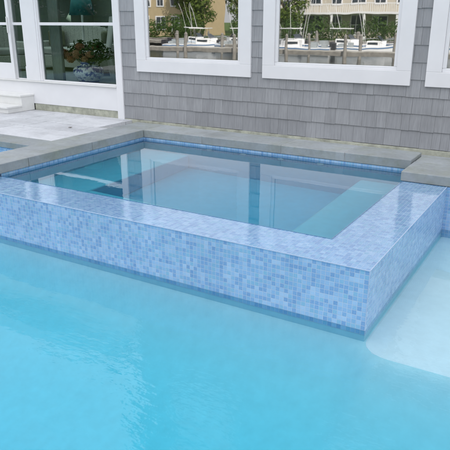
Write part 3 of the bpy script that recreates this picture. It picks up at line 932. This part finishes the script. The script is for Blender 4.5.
# boats
M['gel'] = simple('white_gelcoat', (.80,.80,.79), .25, .03, 2)
M['bootstripe'] = simple('blue_hull_paint', (.10,.20,.36), .3, .05, 2)
M['paleblue'] = simple('pale_blue_hull', (.42,.55,.66), .3, .04, 2)
M['dark'] = simple('dark_plastic', (.03,.03,.035), .4, .1, 5)
M['canvas'] = simple('grey_canvas', (.30,.33,.34), .8, .1, 6)
M['steel'] = simple('polished_rail', (.60,.61,.62), .25, .05, 5, metallic=1.0)
def make_boat(label, L, hullm, top=True):
    b = thing('motor_boat', label, 'boat', (0,0,0), 0, 'boats moored across the canal')
    mb=MB(); n=14; prof=[]
    for i in range(n+1):
        s=i/n; x=-L/2+L*s
        bw=L*.155*(1-max(0,(s-.45)/.55)**2.2)+.01; sh=.75+.45*max(0,s-.3)**1.5
        prof.append([(x,0,-.35+.3*max(0,s-.7)),(x,bw*.85,-.05),(x,bw,sh*.55),(x,bw*1.02,sh),(x,bw*.9,sh+.03),(x,0,sh+.05)])
    vs=[]; fs=[]
    for p in prof: vs += p + [(q[0],-q[1],q[2]) for q in p[-2:0:-1]]
    m=10
    for i in range(n):
        for j in range(m): fs.append((i*m+j,(i+1)*m+j,(i+1)*m+(j+1)%m,i*m+(j+1)%m))
    fs += [tuple(range(m)), tuple(n*m+k for k in range(m-1,-1,-1))]
    mb.add(vs,fs); mb.build('hull', M[hullm], b, smooth=False)
    mb=MB()
    for (fa,fb,) in ((.80,.93),(.20,.30)):
        for sg in (-1,1):
            vs=[]
            for p in prof:
                for f_ in (fa,fb):
                    q0,q1=p[2],p[3]; vs.append((q0[0], sg*(max(q0[1],q1[1])+.012), -.02+(q1[2]+.02)*f_))
            k0=len(prof)
            mb.add(vs,[(2*i,2*i+2,2*i+3,2*i+1) for i in range(k0-1)])
    mb.build('hull_stripe', M['bootstripe'] if hullm=='gel' else M['gel'], b)
    for sg in (-1,1):
        mb=MB(); mb.box(-.03*L,.12*L,sg*.098*L-.01,sg*.098*L+.01,1.08,1.30); mb.build('cabin_window', M['farglass'], b)
    mb=MB()
    mb.box(-.30*L,-.22*L,-.06*L,.06*L,.78,1.25); mb.box(-.44*L,-.38*L,-.10*L,.10*L,.78,1.10); mb.build('seat', M['canvas'], b, bevel=.03)
    mb=MB()
    for sg in (-1,1): mb.bar((-.08*L,sg*.09*L,2.5 if top else .8),(-.20*L,sg*.16*L,5.6),.022,6,.012)
    mb.build('outrigger', M['gel'], b)
    mb=MB()
    mb.prism([(-.05*L,-.10*L),(.16*L,-.09*L),(.24*L,0),(.16*L,.09*L),(-.05*L,.10*L)], .80, 1.45); mb.build('cabin', M['gel'], b, bevel=.06, seg=3)
    mb=MB(); mb.add([(.17*L,-.085*L,1.45),(.21*L,0,1.45),(.17*L,.085*L,1.45),(.11*L,.075*L,1.95),(.15*L,0,1.95),(.11*L,-.075*L,1.95)],[(0,1,4,5),(1,2,3,4),(3,2,1,0,5,4)]); mb.build('windshield', M['farglass'], b)
    if top:
        mb=MB(); mb.box(-.14*L,.13*L,-.10*L,.10*L,2.55,2.64); mb.build('hardtop', M['gel'], b, bevel=.03)
        mb=MB()
        for sx in (-.11,.09):
            for sy in (-.085,.085): mb.bar((sx*L,sy*L,.8),(sx*L,sy*L*.95,2.56),.03,6)
        mb.build('frame', M['steel'], b)
    mb=MB()
    for sy in (-1,1):
        pts=[(L*(.18+.31*k/6), sy*(L*.15*(1-max(0,(.68+.31*k/6-.45)/.55)**2.2)), 1.55) for k in range(7)]
        mb.tube(pts,.018,5)
        for p in pts[::2]: mb.bar((p[0],p[1],.85),p,.014,5)
    mb.build('bow_rail', M['steel'], b)
    for sy in (-.25,.25):
        mb=MB(); mb.box(-L/2-.55,-L/2-.08,sy-.17,sy+.17,.55,1.25); mb.box(-L/2-.40,-L/2-.15,sy-.07,sy+.07,-.4,.55); mb.build('outboard', M['dark'], b, bevel=.05)
    return b
B1=make_boat('white cabin boat with hardtop moored at the far dock',8.6,'gel'); B1.location=(-23.2,-41.2,-1.5); B1.rotation_euler=(0,0,.35)
B2=make_boat('white open boat without hardtop beside the cabin boat',7.2,'gel',False); B2.location=(-15.2,-39.5,-1.5); B2.rotation_euler=(0,0,-.2)
B3=make_boat('pale blue hulled boat moored before the tan house',7.4,'paleblue'); B3.location=(-34.6,-42.2,-1.5); B3.rotation_euler=(0,0,.1)
dup(B2,(-8.2,-41,-1.5),2.8,'white open boat, rightmost along the far dock')
dup(B1,(-18.9,-43.0,-1.5),.05,'white hardtop boat tied along the dock behind the open boats')
dup(B2,(-12.0,-43.2,-1.5),3.1,'white open boat tied along the dock before the pale houses')
dup(B2,(-26.2,-37.6,-1.5),.3,'white open boat lying nearest the photographer, before the cabin boat')
dup(B1,(-31.2,-38.4,-1.5),-.25,'white hardtop boat in front of the pale blue boat')
dup(B2,(-20.6,-36.8,-1.5),2.9,'white open boat with outriggers raised, off the finger dock end')
B5=dup(B1,(-29.0,-42.2,-1.5),3.0,'white hardtop boat between pale blue boat and cabin boat')
for o_ in [q for q in COL.objects if q.get('category') == 'boat']: o_.scale=(.8,.8,.78)
# docks, posts, a lift
def dock(x0,x1,y0,y1,label):
    d=thing('dock',label,'dock',((x0+x1)/2,(y0+y1)/2,-.85),0,'docks on the canal')
    mb=MB(); ox,oy=(x0+x1)/2,(y0+y1)/2
    y=y0
    while y<y1: mb.box(x0-ox,x1-ox,y-oy+.006,min(y+.14,y1)-oy-.006,0,.05); y+=.14
    mb.build('decking', M['bulkpale'], d)
    mb=MB(); mb.box(x0-ox,x1-ox,y1-oy-.05,y1-oy,-.25,-.005); mb.box(x0-ox,x1-ox,y0-oy,y0-oy+.05,-.25,-.005); mb.build('beam', M['bulk'], d)
M['bulkpale'] = simple('grey_decking', (.36,.34,.30), .85, .25, 3, .3)
dock(-60,6,-45.8,-43.9,'long grey timber dock along the far bank')
dock(-27.2,-26.0,-43.85,-36,'finger dock beside the white cabin boat')
dock(-11.9,-10.7,-43.85,-36,'finger dock beside the rightmost white boat')
dock(-46,-4,-31.2,-29.9,'floating timber dock in the middle of the canal, nearest of the docks')
pil=MB(); pil.bar((0,0,-2.3),(0,0,.55),.17,12,.15); pil.lathe([(.16,.55),(.17,.56),(.05,.72)],seg=12)
p0=None
xs=[]
for x in range(-58,6,4): xs.append((x+.3,-43.75))
for x in (-27.4,-25.8,-12.1,-10.5): xs += [(x,-36.0),(x,-40.0)]
for x in (-31.5,-18.6,-14.2): xs.append((x,-34.5+random.uniform(-.8,.8)))
for k in range(9): xs.append((-44.6+4.4*k,-29.75))
for i,(x,y) in enumerate(xs):
    if p0 is None:
        p0=pil.build('piling', M['bulk']); o=p0
        tag(o,'weathered round timber mooring pile standing in the canal','piling','mooring piles in the canal')
    else:
        o=p0.copy(); COL.objects.link(o)
    o.location=(x,y,-.35); s=random.uniform(.70,.95); o.scale=(.8,.8,s)

# ------------------------------------------------------------------ light, sky, camera
AZ, EL = math.radians(48), math.radians(36)       # sun behind the house, to the right
sdir = Vector((math.sin(AZ)*math.cos(EL), math.cos(AZ)*math.cos(EL), math.sin(EL)))
sl = bpy.data.lights.new('sun','SUN'); sl.energy = 3.6; sl.angle = math.radians(.5); sl.color = (1,.95,.87)
so = bpy.data.objects.new('sun', sl); COL.objects.link(so); so.rotation_euler = sdir.to_track_quat('Z','Y').to_euler()
w = bpy.data.worlds.new('World'); sc.world = w; w.use_nodes = True
nt = w.node_tree; nt.nodes.clear()
out = nt.nodes.new('ShaderNodeOutputWorld'); bg = nt.nodes.new('ShaderNodeBackground')
sky = nt.nodes.new('ShaderNodeTexSky'); sky.sky_type='NISHITA'; sky.sun_disc=False
sky.sun_elevation=EL; sky.sun_rotation=AZ; sky.air_density=1.0; sky.dust_density=1.5
tc = nt.nodes.new('ShaderNodeTexCoord')
mp = nt.nodes.new('ShaderNodeMapping'); mp.inputs['Scale'].default_value=(1,1,2.2); nt.links.new(tc.outputs['Generated'], mp.inputs[0])
nz = nt.nodes.new('ShaderNodeTexNoise'); nz.inputs['Scale'].default_value=2.2; nz.inputs['Detail'].default_value=7; nz.inputs['Roughness'].default_value=.6
nt.links.new(mp.outputs[0], nz.inputs['Vector'])
mr = nt.nodes.new('ShaderNodeMapRange'); nt.links.new(nz.outputs['Fac'], mr.inputs[0])
for i,x in enumerate((.36,.62,.62,.97)): mr.inputs[i+1].default_value=x
mx = nt.nodes.new('ShaderNodeMix'); mx.data_type='RGBA'
nt.links.new(mr.outputs[0], mx.inputs[0]); nt.links.new(sky.outputs[0], mx.inputs[6]); 
sz = nt.nodes.new('ShaderNodeSeparateXYZ'); nt.links.new(tc.outputs['Generated'], sz.inputs[0])
m2 = nt.nodes.new('ShaderNodeMapRange'); nt.links.new(sz.outputs[2], m2.inputs[0])
for i,x in enumerate((0,1,.62,1.5)): m2.inputs[i+1].default_value=x
cc = nt.nodes.new('ShaderNodeVectorMath'); cc.operation='SCALE'; cc.inputs[0].default_value=(9.35,9.45,9.95); nt.links.new(m2.outputs[0], cc.inputs['Scale'])
nt.links.new(cc.outputs[0], mx.inputs[7])
nt.links.new(mx.outputs[2], bg.inputs['Color']); bg.inputs['Strength'].default_value=.10
nt.links.new(bg.outputs[0], out.inputs['Surface'])

cam = bpy.data.cameras.new('camera'); co = bpy.data.objects.new('camera', cam); COL.objects.link(co)
cam.sensor_width = 36; cam.lens = 589.35/450*36; cam.clip_end = 2000; cam.clip_start=.05
a, b = math.radians(19.119), math.radians(30.92)
co.location = (.7801,-2.7362,1.2); co.rotation_euler = (PI/2-a, 0, b)
sc.camera = co
vs_ = sc.view_settings
vs_.view_transform='Standard'; vs_.look='None'; vs_.exposure=.8; vs_.gamma=1.0; vs_.use_curve_mapping=False
cy = sc.cycles
cy.max_bounces=18; cy.transmission_bounces=12; cy.transparent_max_bounces=12; cy.glossy_bounces=9; cy.diffuse_bounces=6
cy.use_adaptive_sampling=True; cy.adaptive_threshold=.02
cy.sample_clamp_indirect=6.0; cy.use_denoising=True
try: cy.denoiser='OPENIMAGEDENOISE'
except Exception: pass
